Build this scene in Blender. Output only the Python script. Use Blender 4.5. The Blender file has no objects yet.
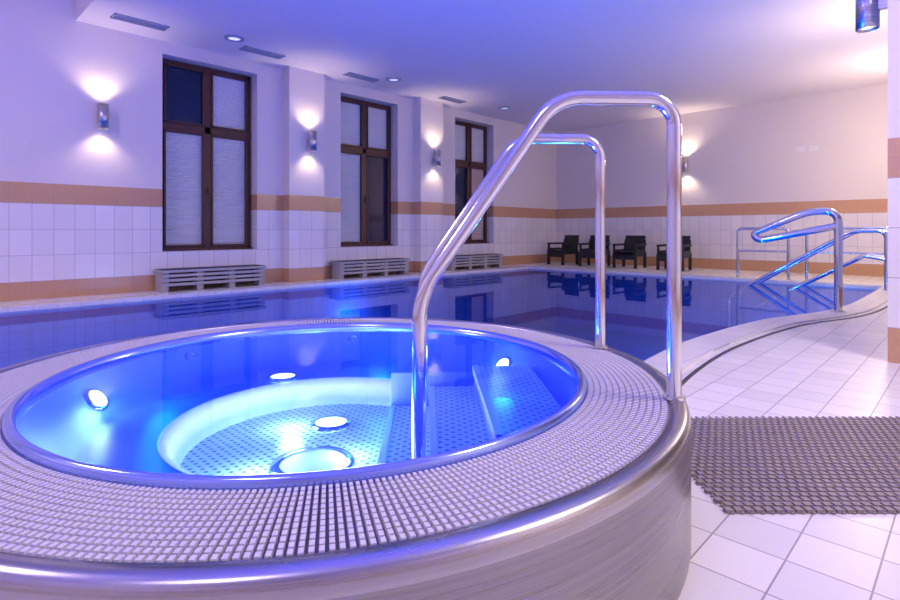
import bpy, bmesh, math, random
from mathutils import Vector, Matrix
from mathutils.geometry import tessellate_polygon
random.seed(3)
S=bpy.context.scene
try:
    S.view_settings.view_transform='Standard'
except Exception as e: print(e)

# ---------------------------------------------------------------- helpers
def link(o,parent=None):
    S.collection.objects.link(o)
    if parent: o.parent=parent
    return o
def empty(name,loc=(0,0,0),rot=0):
    e=bpy.data.objects.new(name,None); e.location=loc; e.rotation_euler=(0,0,rot); e.empty_display_size=.1
    return link(e)
def mesh_obj(name,verts,faces,mat=None,parent=None,smooth=False,loc=None):
    me=bpy.data.meshes.new(name); me.from_pydata([tuple(v) for v in verts],[],faces); me.update()
    if mat: me.materials.append(mat)
    if smooth:
        for p in me.polygons: p.use_smooth=True
    o=bpy.data.objects.new(name,me)
    if loc: o.location=loc
    return link(o,parent)
class MB:
    """mesh builder that accumulates shapes"""
    def __init__(s): s.v=[];s.f=[];s.m=[];s.sm=[]
    def add(s,v,f,m=0,smooth=False):
        b=len(s.v); s.v+= [Vector(x) for x in v]; s.f+=[[i+b for i in q] for q in f]; s.m+=[m]*len(f); s.sm+=[smooth]*len(f)
    def box(s,x0,x1,y0,y1,z0,z1,m=0,M=None):
        v=[Vector(p) for p in((x0,y0,z0),(x1,y0,z0),(x1,y1,z0),(x0,y1,z0),(x0,y0,z1),(x1,y0,z1),(x1,y1,z1),(x0,y1,z1))]
        if M: v=[M@p for p in v]
        s.add(v,[(0,3,2,1),(4,5,6,7),(0,1,5,4),(1,2,6,5),(2,3,7,6),(3,0,4,7)],m)
    def cyl(s,c,r,z0,z1,n=24,m=0,r1=None,cap=True):
        r1=r if r1 is None else r1
        v=[(c[0]+r*math.cos(a),c[1]+r*math.sin(a),z0) for a in [2*math.pi*i/n for i in range(n)]]
        v+=[(c[0]+r1*math.cos(a),c[1]+r1*math.sin(a),z1) for a in [2*math.pi*i/n for i in range(n)]]
        s.add(v,[(i,(i+1)%n,n+(i+1)%n,n+i) for i in range(n)],m,True)
        if cap: s.add(v,[tuple(range(n-1,-1,-1)),tuple(range(n,2*n))],m)
    def lathe(s,prof,n=96,m=0,c=(0,0)):
        v=[];f=[]
        k=len(prof)
        for i in range(n):
            a=2*math.pi*i/n
            for r,z in prof: v.append((c[0]+r*math.cos(a),c[1]+r*math.sin(a),z))
        for i in range(n):
            j=(i+1)%n
            for q in range(k-1): f.append((i*k+q,j*k+q,j*k+q+1,i*k+q+1))
        s.add(v,f,m,True)
    def tube(s,pts,r,fil=.1,n=14,m=0,seg=8):
        P=fillet([Vector(p) for p in pts],fil,seg)
        T=[]
        for i in range(len(P)):
            a=P[max(i-1,0)];b=P[min(i+1,len(P)-1)]; T.append((b-a).normalized())
        up=Vector((0,0,1)) if abs(T[0].z)<.9 else Vector((1,0,0))
        N=(up-T[0]*up.dot(T[0])).normalized()
        v=[]
        for i,p in enumerate(P):
            N=(N-T[i]*N.dot(T[i])).normalized(); B=T[i].cross(N)
            for k in range(n):
                a=2*math.pi*k/n; v.append(p+N*(r*math.cos(a))+B*(r*math.sin(a)))
        f=[(i*n+k,i*n+(k+1)%n,(i+1)*n+(k+1)%n,(i+1)*n+k) for i in range(len(P)-1) for k in range(n)]
        s.add(v,f,m,True)
        s.add(v[:n],[tuple(range(n-1,-1,-1))],m); s.add(v[-n:],[tuple(range(n))],m)
    def build(s,name,mats,parent=None,loc=None,rot=0,bevel=0):
        me=bpy.data.meshes.new(name); me.from_pydata([tuple(v) for v in s.v],[],s.f); me.update()
        for mt in mats: me.materials.append(mt)
        for p,mi,sm in zip(me.polygons,s.m,s.sm): p.material_index=mi; p.use_smooth=sm
        o=bpy.data.objects.new(name,me)
        if loc: o.location=loc
        o.rotation_euler=(0,0,rot)
        link(o,parent)
        if bevel:
            b=o.modifiers.new('bevel','BEVEL'); b.width=bevel; b.segments=2; b.limit_method='ANGLE'
        return o
def fillet(P,fil,seg):
    out=[P[0]]
    for i in range(1,len(P)-1):
        a=P[i-1]-P[i]; b=P[i+1]-P[i]; d=min(fil,a.length*.48,b.length*.48)
        an=a.normalized(); bn=b.normalized()
        ang=an.angle(bn)
        if ang>3.1: out.append(P[i]); continue
        p0=P[i]+an*d; R=d*math.tan(ang/2); bis=(an+bn).normalized(); C=P[i]+bis*(R/math.sin(ang/2))
        p1=P[i]+bn*d; u=p0-C; w=p1-C; th=u.angle(w)
        for k in range(seg+1):
            t=k/seg; out.append(C+(u*math.sin((1-t)*th)+w*math.sin(t*th))/math.sin(th))
    out.append(P[-1]); return out

# ---------------------------------------------------------------- materials
def newmat(name):
    m=bpy.data.materials.new(name); m.use_nodes=True; nt=m.node_tree
    b=nt.nodes.get('Principled BSDF'); return m,nt,b
def simple(name,col,rough=.5,metal=0,em=None,es=0,noise=0,nscale=8,bump=0,spec=None):
    m,nt,b=newmat(name)
    b.inputs['Base Color'].default_value=(*col,1); b.inputs['Roughness'].default_value=rough; b.inputs['Metallic'].default_value=metal
    if em: b.inputs['Emission Color'].default_value=(*em,1); b.inputs['Emission Strength'].default_value=es
    tc=nt.nodes.new('ShaderNodeTexCoord'); no=nt.nodes.new('ShaderNodeTexNoise'); no.inputs['Scale'].default_value=nscale; no.inputs['Detail'].default_value=4
    nt.links.new(tc.outputs['Object'],no.inputs['Vector'])
    if noise:
        mx=nt.nodes.new('ShaderNodeMix'); mx.data_type='RGBA'
        mx.inputs['A'].default_value=(*[c*(1-noise) for c in col],1); mx.inputs['B'].default_value=(*[min(1,c*(1+noise)) for c in col],1)
        nt.links.new(no.outputs['Fac'],mx.inputs['Factor']); nt.links.new(mx.outputs['Result'],b.inputs['Base Color'])
    if bump:
        bp=nt.nodes.new('ShaderNodeBump'); bp.inputs['Strength'].default_value=bump; bp.inputs['Distance'].default_value=.01
        nt.links.new(no.outputs['Fac'],bp.inputs['Height']); nt.links.new(bp.outputs['Normal'],b.inputs['Normal'])
    return m
class G:
    def __init__(s,nt): s.nt=nt
    def m(s,op,a,b=None,c=None):
        n=s.nt.nodes.new('ShaderNodeMath'); n.operation=op
        for i,x in enumerate((a,b,c)):
            if x is None: continue
            if isinstance(x,(int,float)): n.inputs[i].default_value=x
            else: s.nt.links.new(x,n.inputs[i])
        return n.outputs[0]
    def mix(s,f,a,b):
        n=s.nt.nodes.new('ShaderNodeMix'); n.data_type='RGBA'
        s.nt.links.new(f,n.inputs['Factor'])
        for k,x in(('A',a),('B',b)):
            if isinstance(x,tuple): n.inputs[k].default_value=(*x,1)
            else: s.nt.links.new(x,n.inputs[k])
        return n.outputs['Result']
def line(g,u,step,off,w):
    """1 on grout line"""
    fr=g.m('FRACT',g.m('DIVIDE',g.m('SUBTRACT',u,off),step))
    return g.m('LESS_THAN',fr,w/step)
def wall_material():
    m,nt,b=newmat('wall_tile_and_plaster'); g=G(nt)
    geo=nt.nodes.new('ShaderNodeNewGeometry'); sep=nt.nodes.new('ShaderNodeSeparateXYZ'); nt.links.new(geo.outputs['Position'],sep.inputs[0])
    x,y,z=sep.outputs; u=g.m('ADD',x,y)
    gu=line(g,u,.25,.02,.006); gv=line(g,z,.36,.25,.006)
    no=nt.nodes.new('ShaderNodeTexNoise'); no.inputs['Scale'].default_value=60; nt.links.new(geo.outputs['Position'],no.inputs['Vector'])
    wn=nt.nodes.new('ShaderNodeTexWhiteNoise'); wn.noise_dimensions='2D'
    cb=nt.nodes.new('ShaderNodeCombineXYZ'); nt.links.new(g.m('FLOOR',g.m('DIVIDE',g.m('SUBTRACT',u,.02),.25)),cb.inputs[0]); nt.links.new(g.m('FLOOR',g.m('DIVIDE',g.m('SUBTRACT',z,.25),.36)),cb.inputs[1]); nt.links.new(cb.outputs[0],wn.inputs['Vector'])
    white=g.mix(wn.outputs['Value'],(.78,.74,.73),(.84,.80,.79))
    white=g.mix(g.m('MAXIMUM',gu,gv),white,(.42,.40,.43))
    org=g.mix(no.outputs['Fac'],(.50,.27,.14),(.66,.39,.22))
    org=g.mix(gu,org,(.45,.30,.24))
    paint=g.mix(no.outputs['Fac'],(.76,.69,.66),(.79,.72,.69))
    up=g.m('GREATER_THAN',z,1.62); band=g.m('GREATER_THAN',z,1.335); low=g.m('LESS_THAN',z,.25)
    c=g.mix(band,white,org); c=g.mix(low,c,org); c=g.mix(up,c,paint)
    nt.links.new(c,b.inputs['Base Color'])
    r=g.m('ADD',g.m('MULTIPLY',up,.6),.22); nt.links.new(r,b.inputs['Roughness'])
    h=g.m('MULTIPLY',g.m('MAXIMUM',gu,gv),g.m('SUBTRACT',1,up))
    bp=nt.nodes.new('ShaderNodeBump'); bp.invert=True; bp.inputs['Strength'].default_value=.4; bp.inputs['Distance'].default_value=.003
    nt.links.new(h,bp.inputs['Height']); nt.links.new(bp.outputs['Normal'],b.inputs['Normal'])
    return m
def tile_material(name,c1,c2,grout,s,rough=.25,gw=.005,off=(0,0)):
    m,nt,b=newmat(name); g=G(nt)
    geo=nt.nodes.new('ShaderNodeNewGeometry'); sep=nt.nodes.new('ShaderNodeSeparateXYZ'); nt.links.new(geo.outputs['Position'],sep.inputs[0])
    x,y,z=sep.outputs
    gx=line(g,x,s,off[0],gw); gy=line(g,y,s,off[1],gw)
    wn=nt.nodes.new('ShaderNodeTexWhiteNoise'); wn.noise_dimensions='2D'
    cb=nt.nodes.new('ShaderNodeCombineXYZ'); nt.links.new(g.m('FLOOR',g.m('DIVIDE',g.m('SUBTRACT',x,off[0]),s)),cb.inputs[0]); nt.links.new(g.m('FLOOR',g.m('DIVIDE',g.m('SUBTRACT',y,off[1]),s)),cb.inputs[1]); nt.links.new(cb.outputs[0],wn.inputs['Vector'])
    c=g.mix(wn.outputs['Value'],c1,c2); ln=g.m('MAXIMUM',gx,gy)
    if name.startswith('pool'):
        ln=g.m('MAXIMUM',ln,line(g,z,s,0,gw))
    c=g.mix(ln,c,grout); nt.links.new(c,b.inputs['Base Color']); b.inputs['Roughness'].default_value=rough
    bp=nt.nodes.new('ShaderNodeBump'); bp.invert=True; bp.inputs['Strength'].default_value=.5; bp.inputs['Distance'].default_value=.003
    nt.links.new(ln,bp.inputs['Height']); nt.links.new(bp.outputs['Normal'],b.inputs['Normal'])
    return m
def steel_material(name,rough=.22,brush=None,perf=0,base=(.72,.72,.74),metal=1,var=.6):
    m,nt,b=newmat(name); g=G(nt)
    b.inputs['Metallic'].default_value=metal; b.inputs['Roughness'].default_value=rough; b.inputs['Base Color'].default_value=(*base,1)
    tc=nt.nodes.new('ShaderNodeTexCoord')
    if brush:
        mp=nt.nodes.new('ShaderNodeMapping'); mp.inputs['Scale'].default_value=brush; nt.links.new(tc.outputs['Object'],mp.inputs[0])
        no=nt.nodes.new('ShaderNodeTexNoise'); no.inputs['Scale'].default_value=1; no.inputs['Detail'].default_value=8; no.inputs['Roughness'].default_value=.7; nt.links.new(mp.outputs[0],no.inputs['Vector'])
        nt.links.new(g.m('ADD',g.m('MULTIPLY',no.outputs['Fac'],.2),rough-.08),b.inputs['Roughness'])
        st=g.m('MULTIPLY',g.m('SUBTRACT',no.outputs['Fac'],.3),2.5); st=g.m('MINIMUM',g.m('MAXIMUM',st,0),1)
        nt.links.new(g.mix(st,tuple(c*var for c in base),tuple(min(1,c*1.2) for c in base)),b.inputs['Base Color'])
    if perf:
        sep=nt.nodes.new('ShaderNodeSeparateXYZ'); nt.links.new(tc.outputs['Object'],sep.inputs[0])
        fx=g.m('SUBTRACT',g.m('FRACT',g.m('DIVIDE',sep.outputs[0],perf)),.5)
        fy=g.m('SUBTRACT',g.m('FRACT',g.m('DIVIDE',sep.outputs[1],perf)),.5)
        d=g.m('SQRT',g.m('ADD',g.m('MULTIPLY',fx,fx),g.m('MULTIPLY',fy,fy)))
        hole=g.m('LESS_THAN',d,.25)
        nt.links.new(g.mix(hole,base,(.06,.12,.35)),b.inputs['Base Color'])
    return m
def water_material(name,tint,bump,scale,ior=1.33,refl=(.95,.95,1)):
    m=bpy.data.materials.new(name); m.use_nodes=True; nt=m.node_tree; nt.nodes.clear()
    out=nt.nodes.new('ShaderNodeOutputMaterial'); mx=nt.nodes.new('ShaderNodeMixShader'); tr=nt.nodes.new('ShaderNodeBsdfTransparent'); gl=nt.nodes.new('ShaderNodeBsdfGlossy'); fr=nt.nodes.new('ShaderNodeFresnel')
    tr.inputs[0].default_value=(*tint,1); gl.inputs['Roughness'].default_value=.02; gl.inputs['Color'].default_value=(*refl,1); fr.inputs[0].default_value=ior
    tc=nt.nodes.new('ShaderNodeTexCoord'); no=nt.nodes.new('ShaderNodeTexNoise'); no.inputs['Scale'].default_value=scale; no.inputs['Detail'].default_value=2
    bp=nt.nodes.new('ShaderNodeBump'); bp.inputs['Strength'].default_value=bump; bp.inputs['Distance'].default_value=.02
    L=nt.links.new
    L(tc.outputs['Object'],no.inputs['Vector']); L(no.outputs['Fac'],bp.inputs['Height']); L(bp.outputs[0],gl.inputs['Normal']); L(bp.outputs[0],fr.inputs['Normal'])
    L(fr.outputs[0],mx.inputs[0]); L(tr.outputs[0],mx.inputs[1]); L(gl.outputs[0],mx.inputs[2]); L(mx.outputs[0],out.inputs[0])
    return m

M_wall=wall_material()
M_ceil=simple('ceiling_plaster',(.82,.77,.80),.9,noise=.02)
M_floor=tile_material('floor_tile',(.72,.69,.64),(.82,.78,.73),(.34,.30,.30),.20,.3)
M_pool=tile_material('pool_tile',(.02,.18,.56),(.03,.23,.64),(.015,.10,.36),.30,.5,.01)
M_curb=tile_material('curb_tile',(.74,.71,.69),(.80,.77,.75),(.5,.48,.5),.25,.25)
M_steel=steel_material('polished_steel',.12)
M_brush=steel_material('brushed_steel',.3,(3,3,120),base=(.62,.60,.62))
M_shell=steel_material('brushed_tub_shell',.27,(.4,.4,150),base=(.33,.31,.29),var=.82)
M_rim=steel_material('brushed_tub_rim',.24,(1,1,40),base=(.46,.44,.43),var=.85)
M_lip=steel_material('blue_lit_lip',.15,base=(.35,.45,.95),metal=.9)  # blue of the tub lighting put into the steel colour
M_tub=steel_material('blue_lit_tub_steel',.38,base=(.10,.22,.95),metal=.2)  # steel painted blue, as if already lit by the blue lamps
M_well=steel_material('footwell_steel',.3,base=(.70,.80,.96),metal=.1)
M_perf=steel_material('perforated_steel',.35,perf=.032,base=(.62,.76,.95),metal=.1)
M_grate=simple('grate_plastic',(.66,.63,.66),.4)
M_gbase=simple('grate_base',(.20,.19,.23),.6)
M_dark=simple('dark_recess',(.05,.05,.07),.6)
M_wood=simple('mahogany',(.075,.022,.018),.35,noise=.35,nscale=12)
M_blind=simple('blind_slat',(.88,.87,.88),.5)
M_glass=simple('night_glass',(.01,.02,.06),.03)
M_black=simple('black_plastic',(.012,.012,.014),.4)
M_mat=simple('mat_rubber',(.30,.25,.235),.6,noise=.1)
M_bench=simple('cover_grey',(.40,.39,.40),.4,noise=.1)
M_lamp=simple('lamp_glow',(1,1,1),.5,em=(1,.9,.8),es=10)
M_down=simple('downlight_lens',(.9,.9,.9),.4,em=(.8,.8,1),es=.8)
M_lampw=simple('underwater_glow',(1,1,1),.5,em=(.8,.9,1),es=9)
M_vent=simple('vent_metal',(.35,.38,.5),.5)
M_white=simple('white_plastic',(.8,.8,.8),.4)
M_poolwater=water_material('pool_water',(.36,.66,1),.03,1.0,refl=(.60,.66,.96))
M_tubwater=water_material('tub_water',(.32,.50,1),.06,3,refl=(.42,.5,.95))

# ---------------------------------------------------------------- room
XB=14.4; YW=9.4; HC=4.0; HT=4.7; X0=-3.5; Y0=-3.5; PX=5.04; PY=.48
ops=[(3.05,4.65),(6.45,7.98),(9.85,11.35)]; ZS,ZT=.62,3.80
mb=MB(); xs=X0
for a,b_ in ops:
    mb.box(xs,a,YW,YW+.4,0,HT); mb.box(a,b_,YW,YW+.4,0,ZS); mb.box(a,b_,YW,YW+.4,ZT,HT); xs=b_
mb.box(xs,XB+.3,YW,YW+.4,0,HT); mb.build('wall_windows',[M_wall])
mb=MB(); mb.box(XB,XB+.3,Y0,YW,0,HT); mb.build('wall_back',[M_wall])
mb=MB(); mb.box(PX,XB,PY-.35,PY,0,HC); mb.build('wall_right',[M_wall])
mb=MB(); mb.box(X0,XB,Y0-.3,Y0,0,HT); mb.build('wall_entrance',[M_wall])
mb=MB(); mb.box(X0-.3,X0,Y0,YW,0,HT); mb.build('wall_near',[M_wall])
mb=MB(); mb.box(1.88,XB,Y0,YW,HC,HT-.02); mb.build('ceiling',[M_ceil])
mb=MB(); mb.box(X0,1.88,Y0,YW,HT-.02,HT+.2); mb.build('ceiling_raised',[M_ceil])
for a,b_ in((5.15,5.90),(8.45,9.18)):
    mb=MB(); mb.box(a,b_,YW-.25,YW,0,HC); mb.build('wall_pier',[M_wall])

# pool outline
def catmull(P,n=8):
    out=[]
    for i in range(1,len(P)-2):
        p0,p1,p2,p3=[Vector(q) for q in P[i-1:i+3]]
        for k in range(n):
            t=k/n; out.append(.5*((2*p1)+(p2-p0)*t+(2*p0-5*p1+4*p2-p3)*t*t+(3*p1-p0-3*p2+p3)*t**3))
    out.append(Vector(P[-2])); return out
TC=(1.22,1.87); TR=1.36
edge=catmull([(12.5,1.13),(11.7,1.13),(9.8,1.13),(8.4,1.16),(7.5,1.28),(6.4,1.60),(4.9,1.74),(3.7,1.68),(2.62,1.5),(1.9,1.4)])
edge=[p for p in edge if (p-Vector(TC)).length>TR]
a0=math.atan2(edge[-1].y-TC[1],edge[-1].x-TC[0])
arc=[Vector((TC[0]+TR*math.cos(a),TC[1]+TR*math.sin(a))) for a in [a0+(math.pi-a0)*i/24 for i in range(1,25)]]
loop=[Vector((-2.5,8.5)),Vector((11.7,8.5))]+edge+arc+[Vector((-2.5,1.87))]
loop=[Vector((p.x,p.y,0)) for p in loop]
outer=[Vector((X0,Y0,0)),Vector((XB,Y0,0)),Vector((XB,YW,0)),Vector((X0,YW,0))]
tri=tessellate_polygon([outer,loop]); allv=outer+loop
def up(tr,V): 
    r=[]
    for t in tr:
        a,b_,c=[V[i] for i in t]
        r.append(tuple(t) if (b_-a).cross(c-a).z>0 else tuple(reversed(t)))
    return r
mesh_obj('floor',allv,up(tri,allv),M_floor)
pool=empty('swimming_pool')
D=-1.35; n=len(loop)
tl=up(tessellate_polygon([loop]),loop)
v=[Vector((p.x,p.y,-.0)) for p in loop]+[Vector((p.x,p.y,D)) for p in loop]
f=[(i,(i+1)%n,n+(i+1)%n,n+i) for i in range(n)]+[tuple(i+n for i in t) for t in tl]
mesh_obj('pool_basin',v,f,M_pool,pool)
mesh_obj('pool_water',[Vector((p.x,p.y,-.035)) for p in loop],tl,M_poolwater,pool)
# curb following near side and straight sides
def offset_strip(path,w0,w1,z0,z1,name,mat,parent):
    v=[];f=[]
    for i,p in enumerate(path):
        a=path[max(i-1,0)];b_=path[min(i+1,len(path)-1)]; t=(b_-a).normalized(); nrm=Vector((-t.y,t.x,0))
        v+=[p+nrm*w0+Vector((0,0,z0)),p+nrm*w0+Vector((0,0,z1)),p+nrm*w1+Vector((0,0,z1)),p+nrm*w1+Vector((0,0,z0))]
    for i in range(len(path)-1):
        for k in range(4):
            f.append((i*4+k,i*4+(k+1)%4,(i+1)*4+(k+1)%4,(i+1)*4+k))
    return mesh_obj(name,v,f,mat,parent)
ep=[Vector((p.x,p.y,0)) for p in edge]
offset_strip(ep,-.04,.24,-.06,.018,'pool_coping_near',M_curb,pool)
offset_strip(ep,.30,.325,-.02,.006,'drain_slot',M_dark,pool)
mb=MB(); mb.box(-2.5,11.95,8.46,8.74,-.06,.018); mb.box(11.66,11.94,1.2,8.46,-.06,.018); mb.build('pool_coping_far',[M_curb],pool)

# ---------------------------------------------------------------- windows
def window(i,x0,x1,dark,warm=None):
    e=empty('window_%d'%i,((x0+x1)/2,YW+.26,ZS)); w=(x1-x0)-.04; h=ZT-ZS-.02
    mb=MB(); hw=w/2; t=.065
    mb.box(-hw,-hw+t,-.04,.04,0,h); mb.box(hw-t,hw,-.04,.04,0,h); mb.box(-hw,hw,-.04,.04,0,t); mb.box(-hw,hw,-.04,.04,h-t,h)
    zt=h*.655
    mb.box(-hw,hw,-.05,.04,zt-.06,zt+.06); mb.box(-.055,.055,-.05,.04,0,h)
    # sash frames
    for sx0,sx1 in((-hw+t,-.055),(.055,hw-t)):
        for z0,z1 in((t,zt-.06),(zt+.06,h-t)):
            s=.035
            mb.box(sx0,sx0+s,-.065,0,z0,z1); mb.box(sx1-s,sx1,-.065,0,z0,z1); mb.box(sx0,sx1,-.065,0,z0,z0+s); mb.box(sx0,sx1,-.065,0,z1-s,z1)
    mb.box(-hw-.0,hw,-.12,.02,-.02,.03)
    mb.box(.0,.03,-.09,-.05,h*.3,h*.3+.13)
    mb.build('frame',[M_wood],e,bevel=.006)
    k=0
    for sx0,sx1 in((-hw+t,-.055),(.055,hw-t)):
        for z0,z1 in((t,zt-.06),(zt+.06,h-t)):
            if k in dark:
                g=MB(); g.box(sx0,sx1,.0,.006,z0,z1); g.build('glass_pane_%d'%k,[M_glass],e)
            else:
                g=MB(); z=z0+.01
                while z<z1:
                    g.add([(sx0+.03,-.016,z+.018),(sx1-.03,-.016,z+.018),(sx1-.03,.010,z),(sx0+.03,.010,z)],[(0,1,2,3)]); z+=.038
                g.box(sx0,sx1,.012,.02,z0,z1,1)
                g.build('blind_%d'%k,[warm if (warm and k==2) else M_blind,M_blindback],e)
            k+=1
M_warm=simple('blind_warm',(.70,.42,.27),.6)
M_blindback=simple('blind_back',(.66,.66,.69),.6)
window(1,*ops[0],dark=(1,))
window(2,*ops[1],dark=(2,))
window(3,*ops[2],dark=(0,),warm=M_warm)

# ---------------------------------------------------------------- sconces
def spot(name,parent,loc,down,power,col,size=125,rad=.04):
    l=bpy.data.lights.new(name,'SPOT'); l.energy=power; l.color=col; l.spot_size=math.radians(size); l.spot_blend=.8; l.shadow_soft_size=rad
    o=bpy.data.objects.new(name,l); o.location=loc; o.rotation_euler=(0 if down else math.pi,0,0); link(o,parent)
def point(name,parent,loc,power,col,rad):
    l=bpy.data.lights.new(name,'POINT'); l.energy=power; l.color=col; l.shadow_soft_size=rad
    o=bpy.data.objects.new(name,l); o.location=loc; link(o,parent)
WARM=(1,.76,.54)
def sconce(x,y,nx,ny,power=25,z=2.64,col=WARM,dn=.6,fill_power=0):
    e=empty('wall_sconce',(x,y,z)); c=(nx*.14,ny*.14)
    mb=MB()
    mb.lathe([(.062,-.16),(.072,-.18),(.075,-.18),(.075,.18),(.072,.18),(.062,.16)],32,0,c)
    mb.lathe([(.0,.13),(.063,.13)],24,1,c); mb.lathe([(.063,-.13),(.0,-.13)],24,1,c)
    bx=sorted((0,c[0]*.6)) if nx else (-.03,.03); by=sorted((0,c[1]*.6)) if ny else (-.03,.03)
    mb.box(bx[0],bx[1],by[0],by[1],-.05,.05,0)
    mb.build('lamp_body',[M_brush,M_lamp],e)
    spot('uplight',e,(c[0],c[1],.20),False,power,col); spot('downlight',e,(c[0],c[1],-.20),True,power*dn,col)
    if fill_power: point('fill_point',e,(nx*.40,ny*.40,0),fill_power,col,.1)  # extra fill light added in front of the body, not part of the fixture
sconce(2.19,YW,0,-1); sconce(5.55,YW-.25,0,-1); sconce(8.85,YW-.25,0,-1); sconce(XB,5.44,-1,0,40)
sconce(PX+.20,PY,0,1,8,z=2.68)
sconce(9.3,PY,0,1,15,col=(1,.79,.62),dn=2,fill_power=85); sconce(12.4,PY,0,1,20,col=(1,.79,.62),dn=3,fill_power=85)  # unseen sconces added to throw warm fill on back wall, ceiling and floor
# ceiling fixtures
for x in(3.79,7.05,10.6):
    e=empty('ceiling_downlight',(x,8.43,HC)); mb=MB()
    mb.lathe([(.15,0),(.15,-.02),(.10,-.03),(.095,0)],32,0); mb.lathe([(.095,-.012),(0,-.012)],32,1); mb.build('bezel',[M_vent,M_down],e)
for x in(2.55,4.44,6.51,9.1):
    mb=MB(); mb.box(-.36,.36,-.11,-.09,-.02,0); mb.box(-.36,.36,.09,.11,-.02,0); mb.box(-.36,-.34,-.11,.11,-.02,0); mb.box(.34,.36,-.11,.11,-.02,0); mb.box(-.34,.34,-.09,.09,-.004,0,1)
    for k in range(5): mb.box(-.34,.34,-.07+k*.035,-.06+k*.035,-.016,-.002)
    mb.build('air_vent',[M_vent,M_dark],loc=(x,8.77,HC))
for k in(0,1):
    mb=MB(); mb.box(-.015,0,-.09,.09,-.06,.06); mb.box(-.02,-.015,-.05,.05,-.03,.03); mb.build('wall_switch',[M_white],loc=(XB,2.92-k*.26,2.8),bevel=.004)

# ---------------------------------------------------------------- radiator covers
for x0,x1 in((2.9,4.62),(6.15,7.98),(9.35,11.25)):
    w=(x1-x0); mb=MB()
    mb.box(0,w,-.4,0,.30,.34)
    for k in range(4): mb.box(.02+k*(w-.14)/3,.12+k*(w-.14)/3,-.36,-.06,0,.30)
    for k in range(3): mb.box(.02,w-.02,-.385,-.37,.09+k*.07,.135+k*.07)
    mb.box(.05,w-.05,-.2,-.05,.05,.28,1)
    for k in range(10): mb.box(.03,w-.03,-.38+k*.036,-.36+k*.036,.34,.35,1)
    mb.build('radiator_cover',[M_bench,M_dark],loc=(x0,YW-.02,0),bevel=.004)

# ---------------------------------------------------------------- plastic chairs (facing -X)
def chair(x,y,rot):
    e=empty('plastic_armchair',(x,y,0),rot); mb=MB()
    # local: front is -Y
    for sx in(-1,1):
        for yy in(-.28,.26):
            A=sx*.29; mb.box(A-.03,A+.03,yy-.035,yy+.035,0,.40)
        mb.box(sx*.29-.035,sx*.29+.035,-.30,.30,.57,.62)
        mb.box(sx*.29-.022,sx*.29+.022,-.30,-.24,.38,.58); mb.box(sx*.29-.018,sx*.29+.018,-.24,.28,.30,.47)
    mb.box(-.29,.29,-.31,.28,.34,.43)
    mb.box(-.27,.27,-.31,-.28,.22,.40)
    Mx=Matrix.Translation((0,.25,.40))@Matrix.Rotation(math.radians(-13),4,'X')
    mb.box(-.29,.29,-.02,.02,.0,.33,0,Mx); mb.box(-.27,.27,-.02,.02,.33,.44,0,Mx)
    for k in range(5): mb.box(-.24+k*.11,-.20+k*.11,-.03,-.02,.04,.38,0,Mx)
    mb.build('shell',[M_black],e,bevel=.012)
for y,r in((8.5,-.25),(7.5,.1),(6.5,0),(5.35,.05)):
    chair(13.35,y,-math.pi/2+r)

# ---------------------------------------------------------------- pool handrails
mb=MB(); R=.03
mb.tube([(0,0,0),(0,0,1.17),(0,.30,1.17),(0,.90,.90),(0,.82,.82),(0,0,1.0)],.042,.13)
mb.cyl((0,0),.075,0,.02)
mb.build('stair_handrail',[M_steel],loc=(7.62,1.17,.012))
for x in(10.9,11.5):
    mb=MB(); mb.tube([(0,0,0),(0,0,.95),(0,.45,.95),(0,2.3,-.25),(0,2.3,-1.3)],.032,.12)
    mb.tube([(0,.3,.55),(0,2.0,-.5)],.026); mb.tube([(0,0,.5),(0,.3,.55)],.026); mb.cyl((0,0),.06,0,.02)
    mb.build('stair_handrail',[M_steel],loc=(x,1.05,0))
mb=MB()
for a,b_ in((0,1.25),(1.55,2.45)):
    mb.tube([(0,a,0),(0,a,1.0),(0,b_,1.0),(0,b_,0)],.03,.08); mb.tube([(0,a,.55),(0,b_,.55)],.026)
    for q in(a,b_): mb.cyl((0,q),.05,0,.015)
mb.build('guard_railing',[M_steel],loc=(12.1,1.1,0))

# ---------------------------------------------------------------- hot tub
RIM=.40
tub=empty('hot_tub',(TC[0],TC[1],0))
mb=MB()
mb.lathe([(1.325,0),(1.33,.01),(1.33,.355)],160)
mb.build('outer_shell',[M_shell],tub)
mb=MB()
mb.lathe([(1.33,.355),(1.329,.376),(1.324,.390),(1.315,.398),(1.30,.401),(1.275,.400),(1.268,.394),(1.268,.33)],160)
mb.build('outer_rim',[M_rim],tub)
mb=MB(); mb.lathe([(1.268,.380),(1.004,.380)],128); mb.build('overflow_channel',[M_gbase],tub)
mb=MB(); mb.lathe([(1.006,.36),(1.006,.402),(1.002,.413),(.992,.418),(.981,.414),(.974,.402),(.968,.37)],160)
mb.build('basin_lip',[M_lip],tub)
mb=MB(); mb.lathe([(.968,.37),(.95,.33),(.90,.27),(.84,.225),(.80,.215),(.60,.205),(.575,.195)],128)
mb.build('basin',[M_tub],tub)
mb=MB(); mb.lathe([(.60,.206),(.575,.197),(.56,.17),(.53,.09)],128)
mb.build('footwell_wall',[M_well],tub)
mb=MB(); mb.lathe([(.53,.09),(0,.085)],96); mb.build('footwell_floor',[M_perf],tub)
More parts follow.
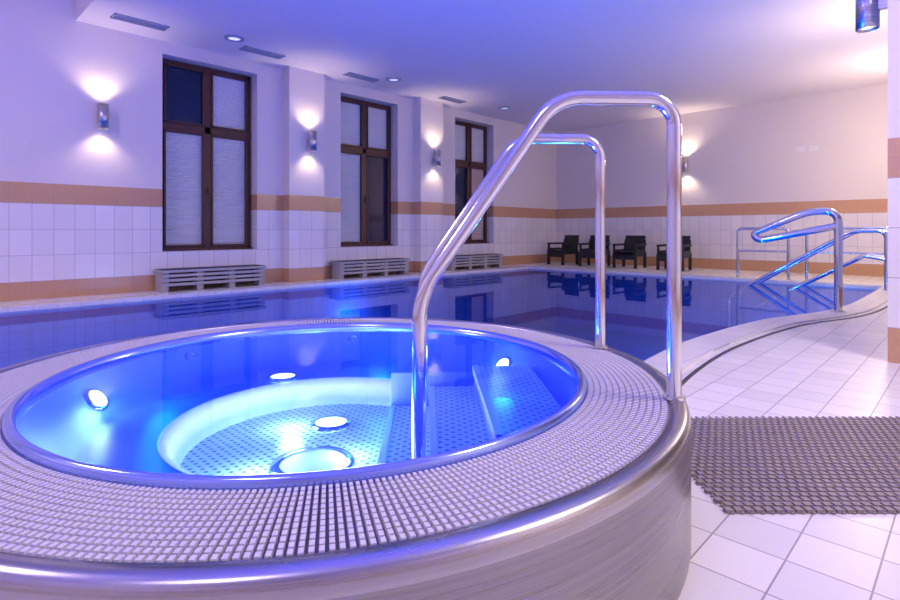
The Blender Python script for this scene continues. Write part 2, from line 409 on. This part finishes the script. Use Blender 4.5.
# grating
mb=MB(); N=440
for i in range(N):
    a=2*math.pi*i/N; Mx=Matrix.Rotation(a,4,'Z')
    for k in range(12):
        r0=1.012+k*.0213; w=.0046*(r0/1.15)
        mb.box(r0,r0+.0155,-w,w,.379,.396,0,Mx)
    mb.box(1.008,1.266,-.003,.003,.378,.391,0,Mx)
mb.build('overflow_grating',[M_grate],tub)
mb=MB(); mb.lathe([(.972,.396),(0,.396)],128); mb.build('tub_water',[M_tubwater],tub)
# steps (clipped to the round basin)
a=Vector((-.726,.688,0)); b_=Vector((.688,.726,0)); Mo=Vector((2.073-TC[0],1.006-TC[1],0))
def at_ab(p,q,z): w_=Mo+a*p+b_*q; return Vector((w_.x,w_.y,z))
def entry(q,rr):
    # distance along a where the line enters circle rr
    o_=Mo+b_*q; B=o_.dot(a); C=o_.dot(o_)-rr*rr; d_=B*B-C
    return -B-math.sqrt(d_) if d_>0 else None
def step_block(mb,p0,p1,q0,q1,z0,z1,rr,n=24):
    rows=[]
    for i in range(n+1):
        q=q0+(q1-q0)*i/n; s_=entry(q,rr)
        if s_ is None: continue
        s_=max(p0,s_)
        if s_>=p1-.01: continue
        rows.append((q,s_))
    v=[];f=[]
    for q,s_ in rows: v+=[at_ab(s_,q,z0),at_ab(s_,q,z1),at_ab(p1,q,z1),at_ab(p1,q,z0)]
    for i in range(len(rows)-1):
        for k in range(3): f.append((i*4+k,i*4+k+1,(i+1)*4+k+1,(i+1)*4+k))
    f.append((0,3,2,1)); e_=(len(rows)-1)*4; f.append((e_,e_+1,e_+2,e_+3))
    mb.add(v,f,0)
    # bright nosing along the tread edge
    mb.add([at_ab(p1-.02,rows[0][0],z1+.004),at_ab(p1+.006,rows[0][0],z1+.004),at_ab(p1+.006,rows[-1][0],z1+.004),at_ab(p1-.02,rows[-1][0],z1+.004),
            at_ab(p1+.006,rows[0][0],z1-.03),at_ab(p1+.006,rows[-1][0],z1-.03)],[(0,1,2,3),(1,4,5,2)],2)
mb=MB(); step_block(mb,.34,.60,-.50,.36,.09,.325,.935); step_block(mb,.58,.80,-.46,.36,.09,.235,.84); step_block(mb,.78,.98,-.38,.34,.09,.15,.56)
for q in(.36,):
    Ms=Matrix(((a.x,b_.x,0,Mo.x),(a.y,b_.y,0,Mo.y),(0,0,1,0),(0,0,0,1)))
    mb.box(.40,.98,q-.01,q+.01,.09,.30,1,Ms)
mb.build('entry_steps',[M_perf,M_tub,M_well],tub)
# discs (underwater lamps / drains)
def disc(dx,dy,r,z,mat,name):
    mb=MB(); mb.lathe([(r*1.3,z),(r*1.25,z+.012),(r,z+.014)],40,0,(dx,dy)); mb.lathe([(r,z+.010),(0,z+.010)],40,1,(dx,dy)); mb.build(name,[M_lip,mat],tub)
def camxy(l,z): return (.697*l+.717*z,-.717*l+.697*z)
for l,z,r,zz,mt,nm in((-.35,.56,.06,.21,M_lampw,'lamp_disc'),(-.04,.25,.07,.088,M_lampw,'lamp_disc_floor'),(-.015,-.17,.12,.088,M_well,'suction_drain')):
    x,y=camxy(l,z); disc(x,y,r,zz,mt,nm)
def jet(ang,r=.952,z=.325):
    mb=MB(); mb.lathe([(.035,0),(.032,.006),(.022,.008),(.015,.002),(0,.002)],24)
    o=mb.build('water_jet',[M_lip],tub,loc=(r*math.cos(ang),r*math.sin(ang),z)); o.rotation_euler=(0,math.radians(-60),ang)
jet(math.radians(101)); jet(math.radians(48))
for k,an in enumerate((136,-12)):
    an=math.radians(an); mb=MB(); mb.lathe([(.055,0),(.05,.008),(.04,.01)],28,0); mb.lathe([(.04,.008),(0,.008)],28,1)
    o=mb.build('seat_wall_lamp_%d'%k,[M_lip,M_lampw],tub,loc=(.905*math.cos(an),.905*math.sin(an),.285)); o.rotation_euler=(0,math.radians(-48),an)
    point('seat_wall_light_%d'%k,tub,(.86*math.cos(an),.86*math.sin(an),.31),2.0,(.6,.75,1),.03)
for k in range(4):
    an=k*math.pi/2+.6; point('underwater_lamp_%d'%k,tub,(.70*math.cos(an),.70*math.sin(an),.31),24,(.0,.045,1),.06)
for k,(l_,z_) in enumerate(((-.2,.2),(.1,-.1),(-.2,-.25))):
    x,y=camxy(l_,z_); point('footwell_lamp_white_%d'%k,tub,(x,y,.165),5,(.7,.82,1),.05)
l=bpy.data.lights.new('footwell_lamp','AREA'); l.shape='DISK'; l.size=.8; l.energy=290; l.color=(.16,.09,1)
o=bpy.data.objects.new('footwell_lamp',l); o.location=(0,0,.12); o.rotation_euler=(math.pi,0,0); link(o,tub)

# tub grab rails
def grab(P,Q):
    P=Vector((*P,0));Q=Vector((*Q,0)); d=(Q-P)
    def at(t,z): q=P+d*t; return (q.x,q.y,z)
    mb=MB(); mb.tube([at(0,RIM),at(0,1.385),at(.47,1.385),at(1,.74),at(1,.10)],.0235,.09,n=20,seg=12)
    mb.cyl((P.x,P.y),.035,RIM,RIM+.008)
    mb.build('grab_rail',[M_steel])
grab((1.801,.722),(1.192,1.299)); grab((2.345,1.289),(1.736,1.866))

# ---------------------------------------------------------------- non-slip mat
mb=MB(); L=1.9; W=.95; p=.034; nx=int(L/p); ny=int(W/p)
for i in range(nx):
    for j in range(ny):
        cx=-L/2+(i+.5)*p+(p*.25 if j%2 else -p*.25); cy=-W/2+(j+.5)*p
        mb.box(cx-.011,cx+.011,cy-.0125,cy+.0125,.0,.013)
for j in range(ny): cy=-W/2+(j+.5)*p; mb.box(-L/2,L/2,cy-.005,cy+.005,.002,.008)
for i in range(nx): cx=-L/2+(i+.5)*p; mb.box(cx-.006,cx+.006,-W/2,W/2,.001,.007)
x,y=camxy(.93+L/2,2.30)
mb.build('anti_slip_mat',[M_mat],loc=(x,y,0),rot=-math.radians(45.8))

# ---------------------------------------------------------------- lighting
def fill_panel(x,y,z,s,power,col):  # fill panels added out of view behind the camera to brighten the room
    e=empty('ceiling_fill_panel',(x,y,z)); mb=MB(); mb.box(-s/2-.04,s/2+.04,-s/2-.04,s/2+.04,-.03,0); mb.build('housing',[M_white],e)
    l=bpy.data.lights.new('fill_light','AREA'); l.shape='SQUARE'; l.size=s; l.energy=power; l.color=col
    o=bpy.data.objects.new('fill_light',l); o.location=(0,0,-.035); link(o,e)
fill_panel(3.2,-1.6,HC,1.0,165,(1,.86,.73))
fill_panel(-1.6,.5,HT-.02,1.0,50,(.86,.72,1))
fill_panel(-1.6,5.5,HT-.02,1.0,140,(1,.79,.95))
point('pool_lamp',pool,(-.5,8.2,-.6),26,(.05,.25,1),.08); point('pool_lamp',pool,(6,8.2,-.6),28,(.05,.3,1),.08)
for x,pw in((4.0,105),(6.2,75),(9.5,40)): point('pool_lamp_near',pool,(x,2.4,-.5),pw,(.05,.5,1),.08)
w=bpy.data.worlds.new('World'); S.world=w; w.use_nodes=True
w.node_tree.nodes['Background'].inputs[0].default_value=(.05,.06,.15,1); w.node_tree.nodes['Background'].inputs[1].default_value=.5

# ---------------------------------------------------------------- camera
c=bpy.data.cameras.new('camera'); c.sensor_width=36; c.lens=36*545/900; c.shift_y=-69/900; c.clip_start=.05
co=bpy.data.objects.new('camera',c); co.location=(0,0,.95); co.rotation_euler=(math.pi/2,0,math.radians(44.2-90)); link(co); S.camera=co
